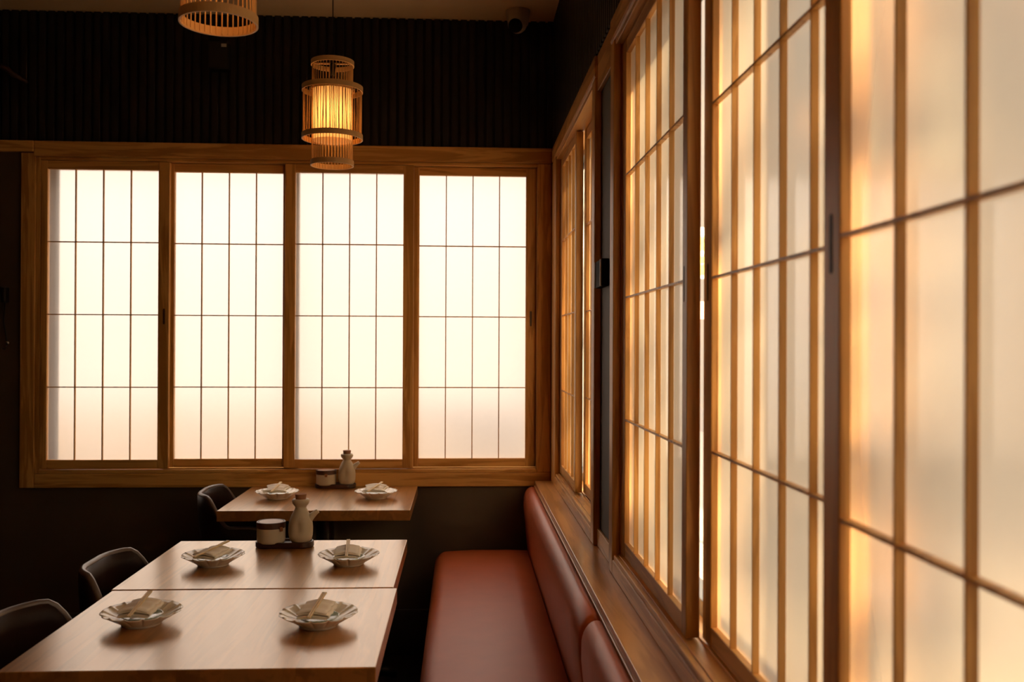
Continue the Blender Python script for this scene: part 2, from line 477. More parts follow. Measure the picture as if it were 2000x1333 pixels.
# ---------------------------------------------------------------- shoji screens
def screen(axis, g0, g1, n, front, s0, s1, label, paper, pull, group):
    """axis x: back wall, axis y: right wall. g0..g1 paper width, s0 / s1 stile widths, front = room-side plane"""
    base = ((g0 + g1) / 2, front + .013, 0.818) if axis == 'x' else (front + .013, (g0 + g1) / 2, 0.818)
    t = thing('shoji_screen', label, 'screen', base, 0, group)
    def bx(u0, u1, z0, z1, d0, d1):
        if axis == 'x': a = (u0, u1, front + d0, front + d1, z0, z1)
        else: a = (front + d0, front + d1, u0, u1, z0, z1)
        return (a[0] - base[0], a[1] - base[0], a[2] - base[1], a[3] - base[1], a[4] - base[2], a[5] - base[2])
    Z0, Z1 = 0.855, 2.108
    obj('stile', B(*bx(g0 - s0, g0, 0.818, 2.144, 0, .026)), pine['z'], t, bevel=.0022)
    obj('stile', B(*bx(g1, g1 + s1, 0.818, 2.144, 0, .026)), pine['z'], t, bevel=.0022)
    ax = 'x' if axis == 'x' else 'y'
    obj('rail', B(*bx(g0, g1, 0.818, Z0, .0012, .025)), pine[ax], t, bevel=.0015)
    obj('rail', B(*bx(g0, g1, Z1, 2.144, .0012, .025)), pine[ax], t, bevel=.0015)
    bm = bmesh.new()
    w = (g1 - g0) / n
    for i in range(1, n):
        box(bm, *bx(g0 + i * w - .0022, g0 + i * w + .0022, Z0, Z1, .0015, .0122))
    h = (Z1 - Z0) / 4
    for k in range(1, 4):
        box(bm, *bx(g0, g1, Z0 + k * h - .0022, Z0 + k * h + .0022, .0010, .0120))
    obj('lattice', bm, pine['z'], t)
    bm = bmesh.new()
    b = bx(g0 - .002, g1 + .002, Z0 - .002, Z1 + .002, .0128, .0128)
    if axis == 'x': co = [(b[0], b[2], b[4]), (b[1], b[2], b[4]), (b[1], b[2], b[5]), (b[0], b[2], b[5])]
    else: co = [(b[0], b[3], b[4]), (b[0], b[2], b[4]), (b[0], b[2], b[5]), (b[0], b[3], b[5])]
    me = bpy.data.meshes.new('paper')
    me.from_pydata(co, [], [(0, 1, 2, 3)]); me.materials.append(paper)
    link(bpy.data.objects.new('paper_sheet', me), t)
    for u in pull:
        bm = bmesh.new(); zc = 1.475; hw = .0045; hh = .034
        c = bx(u, u, zc, zc, -.0004, .004)
        pts = []
        for i in range(24):
            a = 2 * PI * i / 24
            du, dz = hw * math.cos(a), hw * math.sin(a) + (hh - hw if math.sin(a) >= 0 else -(hh - hw))
            pts.append((du, dz))
        fr, bk = [], []
        for du, dz in pts:
            if axis == 'x':
                fr.append(bm.verts.new((c[0] + du, c[2], c[4] + dz))); bk.append(bm.verts.new((c[0] + du, c[3], c[4] + dz)))
            else:
                fr.append(bm.verts.new((c[0], c[2] + du, c[4] + dz))); bk.append(bm.verts.new((c[1], c[2] + du, c[4] + dz)))
        bm.faces.new(fr); bm.faces.new(bk[::-1])
        for i in range(24):
            j = (i + 1) % 24; bm.faces.new((fr[i], bk[i], bk[j], fr[j]))
        obj('finger_pull', bm, slot_mat, t)
    return t
GB, GR = 'shoji screens in the back window', 'shoji screens along the right wall'
F, R_ = 4.1695, 4.1995
screen('x', -1.784, -1.316, 4, F, .029, .047, 'leftmost of the four shoji screens in the back window', paper_back, (-1.290,), GB)
screen('x', -1.256, -0.788, 4, R_, .046, .046, 'second shoji screen from the left in the back window', paper_back, (), GB)
screen('x', -0.729, -0.261, 4, F, .046, .046, 'back window shoji screen directly behind the far lantern and condiment tray', paper_back, (), GB)
screen('x', -0.192, 0.280, 4, R_, .046, .046, 'back window shoji screen next to the room corner', paper_back, (0.303,), GB)
SF, SR = 0.4145, 0.4455
screen('y', -0.330, 0.300, 5, SR, .050, .044, 'added side shoji screen beside the camera, out of view, letting in more light', paper_side, (), GR)  # unseen screen added to let more daylight into the room
screen('y', 3.490, 3.950, 4, SF, .036, .049, 'golden-lit side shoji screen closest to the corner', paper_side, (), GR)
screen('y', 2.935, 3.416, 4, SR, .058, .050, 'narrow sliver of shoji screen beside the grey wall strip, behind the corner screen', paper_side, (), GR)
screen('y', 1.771, 2.400, 5, SF, .038, .052, 'side shoji screen nearer than the grey wall strip, left of the open gap', paper_side, (1.757,), GR)
screen('y', 1.080, 1.677, 5, SR, .044, .056, 'brightest side shoji screen, set on the rear track right of the open gap', paper_side, (1.703,), GR)
screen('y', 0.375, 1.0225, 5, SF, .045, .048, 'large blurred shoji screen at the right edge of the photo', paper_side, (1.047,), GR)

# ---------------------------------------------------------------- window ledge, bench
t = thing('window_ledge', 'brown wooden ledge running below the side windows behind the bench', 'ledge', (0.36, 1.9, 0.738))
obj('board', B(-0.04, 0.0515, -3.0, 2.262, 0.004, 0.0222), ledge_wood, t, bevel=.002)
obj('front_bead', B(-0.0435, -0.036, -3.0, 2.262, -0.006, 0.003), ledge_wood, t, bevel=.0015)

def pad_profile():
    # x-z section of the bolster back: vertical face, rolled top
    P = [(0.402, 0.44), (0.290, 0.44)]
    P += [(0.284, 0.50), (0.277, 0.58), (0.270, 0.65)]
    for k in range(1, 9):
        a = PI - k * (PI / 2) / 8
        P.append((0.306 + 0.036 * math.cos(a), 0.682 + 0.056 * math.sin(a)))
    P += [(0.3145, 0.736), (0.3150, 0.70), (0.402, 0.70)]
    return P
BX = (0.15, 2.2, 0.0)
bench = thing('bench', 'oxblood leather bench with a rolled backrest below the side windows', 'bench', BX)
def pad(y0, y1):
    bm = bmesh.new(); prof = pad_profile(); rings = []
    L_ = y1 - y0; ys = [0, .004, .012, .024] + [L_ * k / 10 for k in range(1, 10)] + [L_ - .024, L_ - .012, L_ - .004, L_]
    for s in ys:
        e_ = min(s, L_ - s); sh = 0.022 * (1 - min(1, e_ / .024)) ** 2
        ring = []
        for (px, pz) in prof:
            cx, cz = 0.37, 0.60
            f = 1 - sh / 0.1
            ring.append(bm.verts.new((cx + (px - cx) * f - BX[0], y0 + s - BX[1], cz + (pz - cz) * f)))
        rings.append(ring)
    n = len(prof)
    for a, b in zip(rings, rings[1:]):
        for i in range(n):
            j = (i + 1) % n
            bm.faces.new((a[i], a[j], b[j], b[i]))
    bm.faces.new(rings[0]); bm.faces.new(rings[-1][::-1])
    return obj('backrest', bm, leather_red, bench, smooth=True)
pad(2.155, 4.160)
pad(0.10, 2.150)

bm = bmesh.new()
def seat_section():
    P = []
    for k in range(0, 9):
        a = PI / 2 + k * (PI / 2) / 8
        P.append((-0.065 + 0.048 * math.cos(a), 0.422 + 0.048 * math.sin(a)))
    P += [(-0.110, 0.36), (0.283, 0.36), (0.283, 0.472)]
    P += [(0.2, 0.476), (0.05, 0.476)]
    return P
sec = seat_section(); rings = []
ys = [0.1, 0.14] + [0.14 + (4.04 - .14) * k / 14 for k in range(1, 14)] + [4.06, 4.10, 4.13, 4.15, 4.158]
for yy in ys:
    e_ = 4.16 - yy; sh = 0.028 * max(0, 1 - e_ / .10) ** 2
    rings.append([bm.verts.new((px + (sh * 1.0 if px < -.05 else 0) - BX[0], yy - BX[1], pz - (sh if pz > .40 else 0))) for px, pz in sec])
n = len(sec)
for a, b in zip(rings, rings[1:]):
    for i in range(n):
        j = (i + 1) % n
        bm.faces.new((a[i], a[j], b[j], b[i]))
bm.faces.new(rings[0]); bm.faces.new(rings[-1][::-1])
obj('seat_cushion', bm, leather_red, bench, smooth=True)
obj('plinth', B(-0.195, 0.255, -2.1, 1.955, 0.0, 0.358), plaster, bench)

# ---------------------------------------------------------------- tables
def make_table(x0, x1, y0, y1, label):
    cx, cy = (x0 + x1) / 2, (y0 + y1) / 2
    t = thing('dining_table', label, 'table', (cx, cy, 0), 0, 'wooden dining tables beside the bench')
    hx, hy = (x1 - x0) / 2, (y1 - y0) / 2
    obj('tabletop', B(-hx, hx, -hy, hy, 0.700, 0.740), table_wood, t, bevel=.002)
    bm = lathe(bmesh.new(), [(0.036, 0.02), (0.036, 0.690)], 24)
    obj('column', bm, black_metal, t, smooth=False)
    obj('mounting_plate', B(-.2, .2, -.15, .15, 0.690, 0.6995), black_metal, t, bevel=.003)
    for k in range(4):
        a = k * PI / 2
        bm = bmesh.new()
        tube(bm, [(0.03 * math.cos(a), 0.03 * math.sin(a), 0.05), (0.24 * math.cos(a), 0.24 * math.sin(a), 0.035),
                  (0.29 * math.cos(a), 0.29 * math.sin(a), 0.025)], .02, 8, radii=[.024, .019, .017])
        obj('foot', bm, black_metal, t, smooth=True)
    return t
make_table(-0.872, -0.163, 1.829, 2.419, 'nearest wooden dining table, along the bottom edge of the photo')
make_table(-0.878, -0.172, 2.428, 3.018, 'middle wooden dining table carrying a dark tray with a jar and corked bottle')
make_table(-0.905, -0.192, 3.555, 4.161, 'far wooden dining table pushed against the back wall below the window')

# ---------------------------------------------------------------- chairs
def chair_plan(n=64):
    """U-shaped plan, front of near arm -> back -> front of far arm; +x faces the table"""
    P = []
    hx, hy, r = 0.235, 0.205, 0.16
    def seg(a, b, k): 
        for i in range(k): P.append((a[0] + (b[0] - a[0]) * i / k, a[1] + (b[1] - a[1]) * i / k))
    seg((0.17, -hy), (-hx + r, -hy), 12)
    for i in range(14):
        a = -PI / 2 - (PI / 2) * i / 14
        P.append((-hx + r + r * math.cos(a), -hy + r + r * math.sin(a)))
    seg((-hx, -hy + r), (-hx, hy - r), 6)
    for i in range(14):
        a = PI - (PI / 2) * i / 14
        P.append((-hx + r + r * math.cos(a), hy - r + r * math.sin(a)))
    seg((-hx + r, hy), (0.17, hy), 12)
    P.append((0.17, hy))
    return P
def rim_z(x):
    u = max(0, min(1, (x + 0.095) / -0.100)); u = u * u * (3 - 2 * u)
    v = max(0, min(1, (x + 0.02) / 0.19))
    return 0.645 + 0.118 * u - 0.12 * v * v
def shell_pt(p, s, off=0.0):
    """s 0 at seat pan, 1 at rim"""
    zt = rim_z(p[0]); z = 0.40 + (zt - 0.40) * s
    k = 0.80 + 0.20 * min(1, (z - 0.40) / 0.30) ** 0.6
    return Vector((p[0] * k * (1 + off), p[1] * k * (1 + off), z))
def make_chair(label, loc, rz):
    t = thing('dining_chair', label, 'chair', loc, rz, 'leather tub chairs at the tables')
    plan = chair_plan()
    bm = bmesh.new(); cols = []
    for p in plan:
        cols.append([bm.verts.new(shell_pt(p, s / 8)) for s in range(9)])
    for a, b in zip(cols, cols[1:]):
        for i in range(8): bm.faces.new((a[i], b[i], b[i + 1], a[i + 1]))
    obj('backrest_shell', bm, leather_dark, t, smooth=True, solid=0.022)
    bm = bmesh.new()
    rim = []
    for p in plan:
        q = shell_pt(p, 1.0); l = math.hypot(q.x, q.y)
        rim.append(Vector((q.x * (1 - .010 / l), q.y * (1 - .010 / l), q.z)))
    tube(bm, rim, .0095, 8)
    obj('edge_piping', bm, piping_mat, t, smooth=True)
    bm = bmesh.new()
    ring = []
    for i in range(40):
        a = 2 * PI * i / 40; c, s = math.cos(a), math.sin(a)
        rx = 0.165 * (abs(c) ** .6) * (1 if c >= 0 else -1); ry = 0.165 * (abs(s) ** .6) * (1 if s >= 0 else -1)
        ring.append((rx - .01, ry))
    layers = []
    for k, z in ((0.80, .395), (0.98, .405), (1.0, .43), (1.0, .455), (.95, .472), (.7, .480), (.3, .478)):
        layers.append([bm.verts.new((x * k, y * k, z)) for x, y in ring])
    for a, b in zip(layers, layers[1:]):
        for i in range(40):
            j = (i + 1) % 40; bm.faces.new((a[i], a[j], b[j], b[i]))
    bm.faces.new(layers[0][::-1]); bm.faces.new(layers[-1])
    obj('seat', bm, leather_dark, t, smooth=True)
    for sx in (-1, 1):
        for sy in (-1, 1):
            bm = bmesh.new()
            tube(bm, [(sx * .13, sy * .13, .395), (sx * .19, sy * .19, 0.0)], .012, 10, radii=[.013, .009])
            obj('leg', bm, black_metal, t, smooth=True)
    return t
ch = make_chair('dark leather tub chair at the far table, half in profile', (-0.815, 3.890, 0), 0.06)
copy_tree(ch, (-0.775, 2.635, 0), 0.0, 'dark leather tub chair tucked under the middle table')
copy_tree(ch, (-0.790, 2.060, 0), -0.12, 'dark leather tub chair at the nearest table, cut off by the left edge')

# ---------------------------------------------------------------- tableware
def petal(a, n=14):
    return abs(math.sin(n * a / 2)) ** 0.5
def ridge(a, n=14):
    d = abs(((a * n / (2 * PI)) + .5) % 1 - .5)
    return math.exp(-(d / .10) ** 2)
def make_plate(label, loc, rz):
    t = thing('scalloped_plate', label, 'plate', loc, rz, 'scalloped plates on the tables')
    bm = bmesh.new(); seg = 224
    inner = [(0.010, .0105), (0.030, .0105), (0.040, .0120), (0.052, .0180), (0.066, .0250), (0.077, .0305), (0.0850, .0335)]
    outer = [(0.0855, .0325), (0.077, .0275), (0.065, .0195), (0.052, .0110), (0.046, .0065), (0.043, .0050), (0.042, .0002), (0.038, .0002), (0.036, .004), (0.010, .004)]
    rings = []
    for r, z in inner + outer:
        ring = []
        w = max(0, min(1, (r - .040) / .05))
        for i in range(seg):
            a = 2 * PI * i / seg; pt = petal(a)
            rr = r * (1.012 - 0.055 * w * (1 - pt)); zz = z * .92 + 0.0024 * w * ridge(a) - 0.0006 * w
            fl = 0.0
            ring.append(bm.verts.new((rr * math.cos(a), rr * math.sin(a), zz + fl)))
        rings.append(ring)
    for a, b in zip(rings, rings[1:]):
        for i in range(seg):
            j = (i + 1) % seg; bm.faces.new((a[i], a[j], b[j], b[i]))
    bm.faces.new(rings[0]); bm.faces.new(rings[-1])
    obj('dish_body', bm, porcelain, t, smooth=True)
    return t
def make_dish(label, loc, rz):
    t = bmesh.new()
    prof = [(0.020, 0.0), (0.022, 0.0005), (0.036, .004), (0.0440, .0085), (0.0445, .0100), (0.0430, .0098), (0.034, .0058), (0.018, .0030), (0.001, .0028)]
    lathe(t, prof, 48, mod=lambda p, a, r, z: p + Vector((0, 0, .0006 * math.cos(24 * a) * (1 if r > .04 else 0))))
    o = obj('small_dish', t, celadon, None, smooth=True, loc=loc)
    o.rotation_euler = (0, 0, rz)
    return tag(o, label, 'dish', 'small green dishes inside the scalloped plates')
def make_napkin(label, loc, rz, flared=False):
    bm = bmesh.new()
    L_, W_ = 0.080, 0.070
    # rolled layers: spiral section extruded along the length
    path = []
    layers = 4
    for k in range(layers):
        z = 0.0018 + k * 0.0042
        w = W_ / 2 - .004
        s = 1 if k % 2 == 0 else -1
        for i in range(9):
            path.append((-s * w + 2 * s * w * i / 8, z + 0.0012 * math.sin(PI * i / 8) * (1 + k)))
        if k < layers - 1:
            for i in range(1, 6):
                a = -PI / 2 + PI * i / 6
                path.append((s * (w + .0026 * math.cos(a) * 1.6), z + .0021 + .0021 * math.sin(a)))
    n = 10; cols = []
    for i in range(n + 1):
        u = -L_ / 2 + L_ * i / n
        fl = 1.0 + (0.35 * abs(2 * i / n - 1) ** 1.5 if flared else 0.03 * math.sin(i * 1.9))
        lift = 0.0012 * math.sin(i * 1.3) + (0.008 * (i / n) ** 2 if flared else 0.001)
        cols.append([bm.verts.new((u * (.8 if flared else 1), y * fl, z * (.62 if flared else 1) + lift * (z / .012))) for y, z in path])
    for a, b in zip(cols, cols[1:]):
        for i in range(len(path) - 1): bm.faces.new((a[i], b[i], b[i + 1], a[i + 1]))
    o = obj('folded_napkin', bm, linen, None, smooth=True, loc=loc, solid=.0022)
    o.rotation_euler = (0, -0.06, rz)
    return tag(o, label, 'napkin', 'folded napkins on the plates')
def make_sticks(label, loc, rz, tilt=0.10):
    bm = bmesh.new(); L_ = 0.145
    for s in (-1, 1):
        for k in range(8):
            pass
        a0, a1 = 0.0004, 0.0047
        v = []
        for u, w in ((-L_ / 2, .0034), (L_ / 2, .0048)):
            y0, y1 = s * a0, s * (a0 + w)
            if s > 0: y0, y1 = y0, y1
            else: y0, y1 = y1, y0
            v.append([bm.verts.new((u, y0, 0)), bm.verts.new((u, y1, 0)), bm.verts.new((u, y1, w * .85)), bm.verts.new((u, y0, w * .85))])
        for i in range(4):
            j = (i + 1) % 4; bm.faces.new((v[0][i], v[0][j], v[1][j], v[1][i]))
        bm.faces.new(v[0][::-1]); bm.faces.new(v[1])
    box(bm, L_ / 2 - .02, L_ / 2, -.001, .001, .0004, .0036)
    o = obj('chopsticks', bm, bamboo, None, loc=loc, bevel=.0005)
    o.rotation_euler = (0, -tilt, rz)
    return tag(o, label, 'chopsticks', 'joined bamboo chopsticks on the napkins')

settings = [  # x, y, napkin angle, chopstick angle, where, flared
    (-0.7037, 2.1315, 1.50, 1.58, 'on the nearest table, chair side', False),
    (-0.3130, 2.1049, 1.45, 1.48, 'on the nearest table, bench side', False),
    (-0.6930, 2.6901, 1.22, 1.14, 'on the middle table, chair side', False),
    (-0.3163, 2.6874, 1.60, 1.65, 'on the middle table, bench side', False),
    (-0.7371, 3.8354, 1.50, 1.50, 'on the far table, chair side', True),
    (-0.3439, 3.8322, 1.45, 1.25, 'on the far table, bench side', True)]
for i, (x, y, na, ca, where, fl) in enumerate(settings):
    z = 0.7405
    if i == 0:
        plate0 = make_plate('cream scalloped porcelain plate ' + where, (x, y, z), 0.1)
        dish0 = make_dish('small green glazed dish under the napkin ' + where, (x, y, z + .0115), 0)
    else:
        copy_tree(plate0, (x, y, z), 0.1 + .07 * i, 'cream scalloped porcelain plate ' + where)
        copy_tree(dish0, (x, y, z + .0115), 0.3 * i, 'small green glazed dish under the napkin ' + where)
    make_napkin('folded cream cotton napkin ' + where, (x - .004, y + .004, z + (.0225 if not fl else .027)), na, fl)
    make_sticks('pair of joined pale bamboo chopsticks lying across the napkin ' + where,
                (x - .004, y - .002, z + .0435 + (.001 if fl else 0)), ca, 0.11)

def stadium(bm, hx, r, z0, z1, inset=0.0, top_inset=0.0):
    def ring(rr, z):
        P = []
        for i in range(17):
            a = -PI / 2 + PI * i / 16; P.append((hx + rr * math.cos(a), rr * math.sin(a), z))
        for i in range(17):
            a = PI / 2 + PI * i / 16; P.append((-hx + rr * math.cos(a), rr * math.sin(a), z))
        return [bm.verts.new(p) for p in P]
    rs = [ring(r - .003, z0), ring(r, z0 + .003), ring(r, z1 - .002), ring(r - .002, z1), ring(r - .006, z1), ring(r - .008, z1 - .006)]
    for a, b in zip(rs, rs[1:]):
        for i in range(len(a)):
            j = (i + 1) % len(a); bm.faces.new((a[i], a[j], b[j], b[i]))
    bm.faces.new(rs[0][::-1]); bm.faces.new(rs[-1])
    return bm
def make_tray(label, loc, rz):
    o = obj('condiment_tray', stadium(bmesh.new(), 0.052, 0.036, 0, 0.018), tray_mat, None, loc=loc)
    o.rotation_euler = (0, 0, rz)
    return tag(o, label, 'tray', 'dark condiment trays')
def make_jar(label, loc, rz):
    t = thing('ceramic_jar', label, 'jar', loc, rz, 'lidded ceramic jars')
    bm = lathe(bmesh.new(), [(.034, 0), (.040, .0015), (.0420, .006), (.0425, .013), (.0425, .046), (.0420, .0485), (.030, .0485)], 48)
    obj('jar_body', bm, stoneware, t, smooth=True)
    bm = lathe(bmesh.new(), [(.0430, .0465), (.0435, .0470), (.0435, .0640), (.0425, .0650), (.0395, .0650), (.0380, .0632), (.001, .0632)], 48)
    lid = obj('lid', bm, lid_mat, t, smooth=False)
    bm = lathe(bmesh.new(), [(.001, .0634), (.0365, .0634), (.0362, .0648), (.001, .0651)], 48)
    obj('lid_disc', bm, lid_top_mat, lid)
    bm = bmesh.new()
    for k, (r, z) in enumerate(((.0437, .052), (.0465, .049), (.0478, .043), (.0462, .0385), (.0440, .0405))):
        w = .006 if k < 2 else .0052
        if k == 0: prev = None
        row = [bm.verts.new((s * w, -r, z)) for s in (-1, 1)]
        if prev: bm.faces.new((prev[0], prev[1], row[1], row[0]))
        prev = row
    obj('leather_tab', bm, tab_mat, t, solid=.0014, bevel=.0004)
    return t
def make_bottle(label, loc, rz):
    t = thing('sauce_bottle', label, 'bottle', loc, rz, 'corked stoneware sauce bottles')
    def dimple(p, a, r, z):
        for ac in (-PI / 2 - .15, PI / 2):
            d = math.atan2(math.sin(a - ac), math.cos(a - ac))
            k = math.exp(-(d / .40) ** 2) * math.exp(-((z - .050) / .017) ** 2)
            p = Vector((p.x * (1 - .30 * k), p.y * (1 - .30 * k), p.z))
        return p
    S = 0.00158
    px = [(15, 0), (17.5, 1.5), (21.6, 7), (23.4, 14), (24.0, 22), (24.1, 30), (23.4, 38), (21.6, 46), (18.4, 54), (14.8, 61), (12.0, 66), (11.0, 69), (11.4, 71.5), (13.6, 74), (16.2, 77.5), (17.2, 81), (16.9, 84), (15.4, 86), (12.8, 86.4), (10.8, 85.5), (10.5, 80), (1, 79)]
    prof = [(r * S * .97, z * S * .98) for r, z in px]
    bm = lathe(bmesh.new(), prof, 56, mod=dimple)
    obj('bottle_body', bm, stoneware, t, smooth=True)
    bm = bmesh.new()
    pts = [(.014, 0, .066), (.024, 0, .073), (.034, 0, .081), (.044, 0, .090), (.0515, 0, .096)]
    tube(bm, pts, .01, 14, radii=[.019, .0150, .0105, .0078, .0070])
    obj('spout', bm, stoneware, t, smooth=True)
    zc = 84 * S * .98
    bm = lathe(bmesh.new(), [(.0145, zc - .004), (.0150, zc + .0), (.0172, zc + .0165), (.0166, zc + .0180), (.001, zc + .0183)], 32)
    obj('cork_stopper', bm, cork, t)
    return t
# middle table set, then the far table set
zt = 0.7405
make_tray('dark lacquered oval tray at the back of the middle table', (-0.5385, 2.925, zt), 0)
jar = make_jar('beige lidded jar on the tray of the middle table', (-0.580, 2.925, zt + .0125), 0.9)
bot = make_bottle('beige dimpled bottle with cork on the tray of the middle table', (-0.4905, 2.923, zt + .0125), 0.05)
tr2 = make_tray('dark lacquered oval tray on the far table below the window', (-0.5430, 4.118, zt), 0)
copy_tree(jar, (-0.583, 4.116, zt + .0125), 0.12, 'beige lidded jar on the far tray, leather tab facing forward')
copy_tree(bot, (-0.4945, 4.114, zt + .0125), 0.05, 'beige dimpled bottle with cork standing before the back window on the far table')

# ---------------------------------------------------------------- pendant lanterns
def ring_bm(r, z, h, th=.004, seg=64):
    bm = bmesh.new()
    return lathe_closed(bm, [(r, z - h / 2), (r, z + h / 2), (r - th, z + h / 2), (r - th, z - h / 2)], seg)
def lathe_closed(bm, prof, seg):
    rings = [[bm.verts.new((r * math.cos(2 * PI * i / seg), r * math.sin(2 * PI * i / seg), z)) for i in range(seg)] for r, z in prof]
    n = len(rings)
    for k in range(n):
        a, b = rings[k], rings[(k + 1) % n]
        for i in range(seg):
            j = (i + 1) % seg; bm.faces.new((a[i], a[j], b[j], b[i]))
    return bm
def make_lantern(label, loc, power):
    t = thing('pendant_lantern', label, 'lantern', loc, 0, 'bamboo cage lanterns on cords')
    r1, r2 = 0.0815, 0.1150
    zt_, zu, zl, zb = 0.391, 0.293, 0.111, 0.010       # ring heights above the lantern foot
    obj('hoop', ring_bm(r1, zt_, .018), lantern_bamboo, t, label=None) if False else obj('hoop', ring_bm(r1, zt_, .018), lantern_bamboo, t, smooth=False)
    obj('hoop', ring_bm(r2, zu, .020), lantern_bamboo, t)
    obj('hoop', ring_bm(r2, zl, .020), lantern_bamboo, t)
    obj('hoop', ring_bm(r1, zb, .020), lantern_bamboo, t)
    obj('hoop', ring_bm(r1 + .0025, zu - .004, .008, .0022), lantern_bamboo, t)
    bm = bmesh.new(); n = 40
    for i in range(n):
        a = 2 * PI * i / n
        p = ((r1 - .005) * math.cos(a), (r1 - .005) * math.sin(a))
        tube(bm, [(p[0], p[1], zb - .006), (p[0], p[1], zt_ + .006)], .0014, 6)
    obj('inner_cage', bm, lantern_bamboo, t)
    bm = bmesh.new(); n = 44
    rnd = random.Random(5)
    for i in range(n):
        a = 2 * PI * (i + .5) / n; d = rnd.choice((-1, 1)) * rnd.uniform(.01, .07)
        R0 = r2 - .005
        tube(bm, [(R0 * math.cos(a), R0 * math.sin(a), zl - .008), (R0 * math.cos(a + d), R0 * math.sin(a + d), zu + .008)], .0014, 6)
    obj('outer_cage', bm, lantern_bamboo, t)
    bm = bmesh.new()
    seg = 56
    lo = [bm.verts.new(((r1 - .0065) * math.cos(2 * PI * i / seg), (r1 - .0065) * math.sin(2 * PI * i / seg), zl - .015)) for i in range(seg)]
    hi = [bm.verts.new(((r1 - .0065) * math.cos(2 * PI * i / seg), (r1 - .0065) * math.sin(2 * PI * i / seg), zu - .002)) for i in range(seg)]
    for i in range(seg):
        j = (i + 1) % seg; bm.faces.new((lo[i], lo[j], hi[j], hi[i]))
    obj('lamp_shade', bm, cloth_mat, t, smooth=True)
    # top brackets, holder, bulb
    bm = bmesh.new()
    box(bm, -.078, .078, -.006, .006, zt_ - .002, zt_ + .002)
    obj('cross_bar', bm, lantern_bamboo, t)
    bm = lathe(bmesh.new(), [(.001, zt_ - .045), (.008, zt_ - .044), (.012, zt_ - .012), (.009, zt_ + .003), (.001, zt_ + .006)], 20)
    obj('lamp_holder', bm, black_metal, t, smooth=True)
    bm = bmesh.new(); bmesh.ops.create_uvsphere(bm, u_segments=20, v_segments=12, radius=.024)
    bmesh.ops.translate(bm, verts=bm.verts, vec=(0, 0, 0.205))
    obj('bulb', bm, bulb_mat, t, smooth=True)
    bm = bmesh.new(); tube(bm, [(0, 0, 0.225), (0, 0, zt_ - .040)], .004, 8)
    obj('bulb_stem', bm, black_metal, t)
    bm = bmesh.new(); tube(bm, [(0, 0, zt_ + .004), (0, 0, CEIL - loc[2] - .002)], .0022, 8)
    obj('cord', bm, black_metal, t)
    bm = lathe(bmesh.new(), [(.045, CEIL - loc[2] - .022), (.045, CEIL - loc[2] - .0005)], 32)
    obj('ceiling_rose', bm, black_metal, t)
    ld = bpy.data.lights.new('lamp_light', 'POINT'); ld.energy = power; ld.color = (1.0, 0.46, 0.13); ld.shadow_soft_size = .03
    lo_ = bpy.data.objects.new('lamp_light', ld); lo_.location = (0, 0, 0.17); link(lo_, t)
    return t
make_lantern('lit bamboo cage lantern hanging before the back window', (-0.499, 3.640, 2.038), 0.55)
make_lantern('nearer bamboo cage lantern cut off by the top edge of the photo', (-0.5200, 2.040, 2.038), 0.5)

make_lantern('added unseen bamboo cage lantern over the camera position, as fill light', (-0.5400, 0.440, 2.038), 13.0)  # added fill lamp out of view, stronger than the visible lanterns
make_lantern('added unseen bamboo cage lantern behind the camera, for more fill light', (-0.5600, -1.160, 2.038), 17.0)  # second unseen lantern, added to brighten surfaces facing the camera

# ---------------------------------------------------------------- small fixtures
t = thing('security_camera', 'white dome security camera on the ceiling near the corner', 'security camera', (0.232, 4.045, CEIL))
bm = lathe(bmesh.new(), [(.052, 0), (.052, -.012), (.048, -.034), (.043, -.060)], 40)
obj('mount', bm, cam_plastic, t, smooth=False)
bm = bmesh.new(); bmesh.ops.create_uvsphere(bm, u_segments=32, v_segments=20, radius=.042)
bmesh.ops.translate(bm, verts=bm.verts, vec=(-.003, -.006, -.056))
ball = obj('camera_ball', bm, cam_plastic, t, smooth=True)
bm = lathe(bmesh.new(), [(.001, .0), (.026, .0), (.029, -.003), (.030, -.014)], 32)
o = obj('lens', bm, lens_mat, ball, smooth=False)
dirv = Vector((-.30, -.78, -.55)).normalized()
o.rotation_euler = dirv.to_track_quat('Z', 'Y').to_euler(); o.location = Vector((-.003, -.006, -.056)) + dirv * .0440

t = thing('wall_speaker', 'black box speaker with a pale tag on the slatted wall below the nearer lantern', 'speaker', (-1.050, 4.163, 2.535))
obj('housing', B(-.042, .042, -.055, 0.0, 0, .120), black_metal, t, bevel=.004)
obj('tag_plate', B(.014, .036, -.0565, -.0552, .094, .108), grey_label, t)

t = thing('wall_plate', 'small black plate with chrome edges on the grey wall between the side windows', 'wall plate', (0.412, 2.722, 1.527))
obj('plate', B(-.020, 0.0, -.066, .066, 0, .078), lens_mat, t, bevel=.002)
for a in (-.058, .058):
    obj('chrome_edge', B(-.0235, -.0195, a, a + .008, 0.001, .077), plain('brushed_steel', (.62, .56, .5), .5, spec=.6, noise=.05), t, bevel=.0008)

t = thing('wall_handset', 'black handset hanging on the dark wall left of the back window', 'handset', (-1.958, 4.186, 1.33))
obj('receiver', B(-.011, .011, -.040, 0.0, .200, .268), black_metal, t, bevel=.006)
bm = bmesh.new(); tube(bm, [(0, -.02, .205), (-.004, -.022, .12), (.006, -.02, .05), (.010, -.02, .02), (.002, -.02, .0), (-.01, -.02, .005)], .003, 8)
obj('cord', bm, black_metal, t, smooth=True)
bm = lathe(bmesh.new(), [(.001, 0), (.008, .003), (.008, .014), (.001, .017)], 16, center=(.012, -.02, .02))
obj('hook', bm, chrome, t, smooth=True)

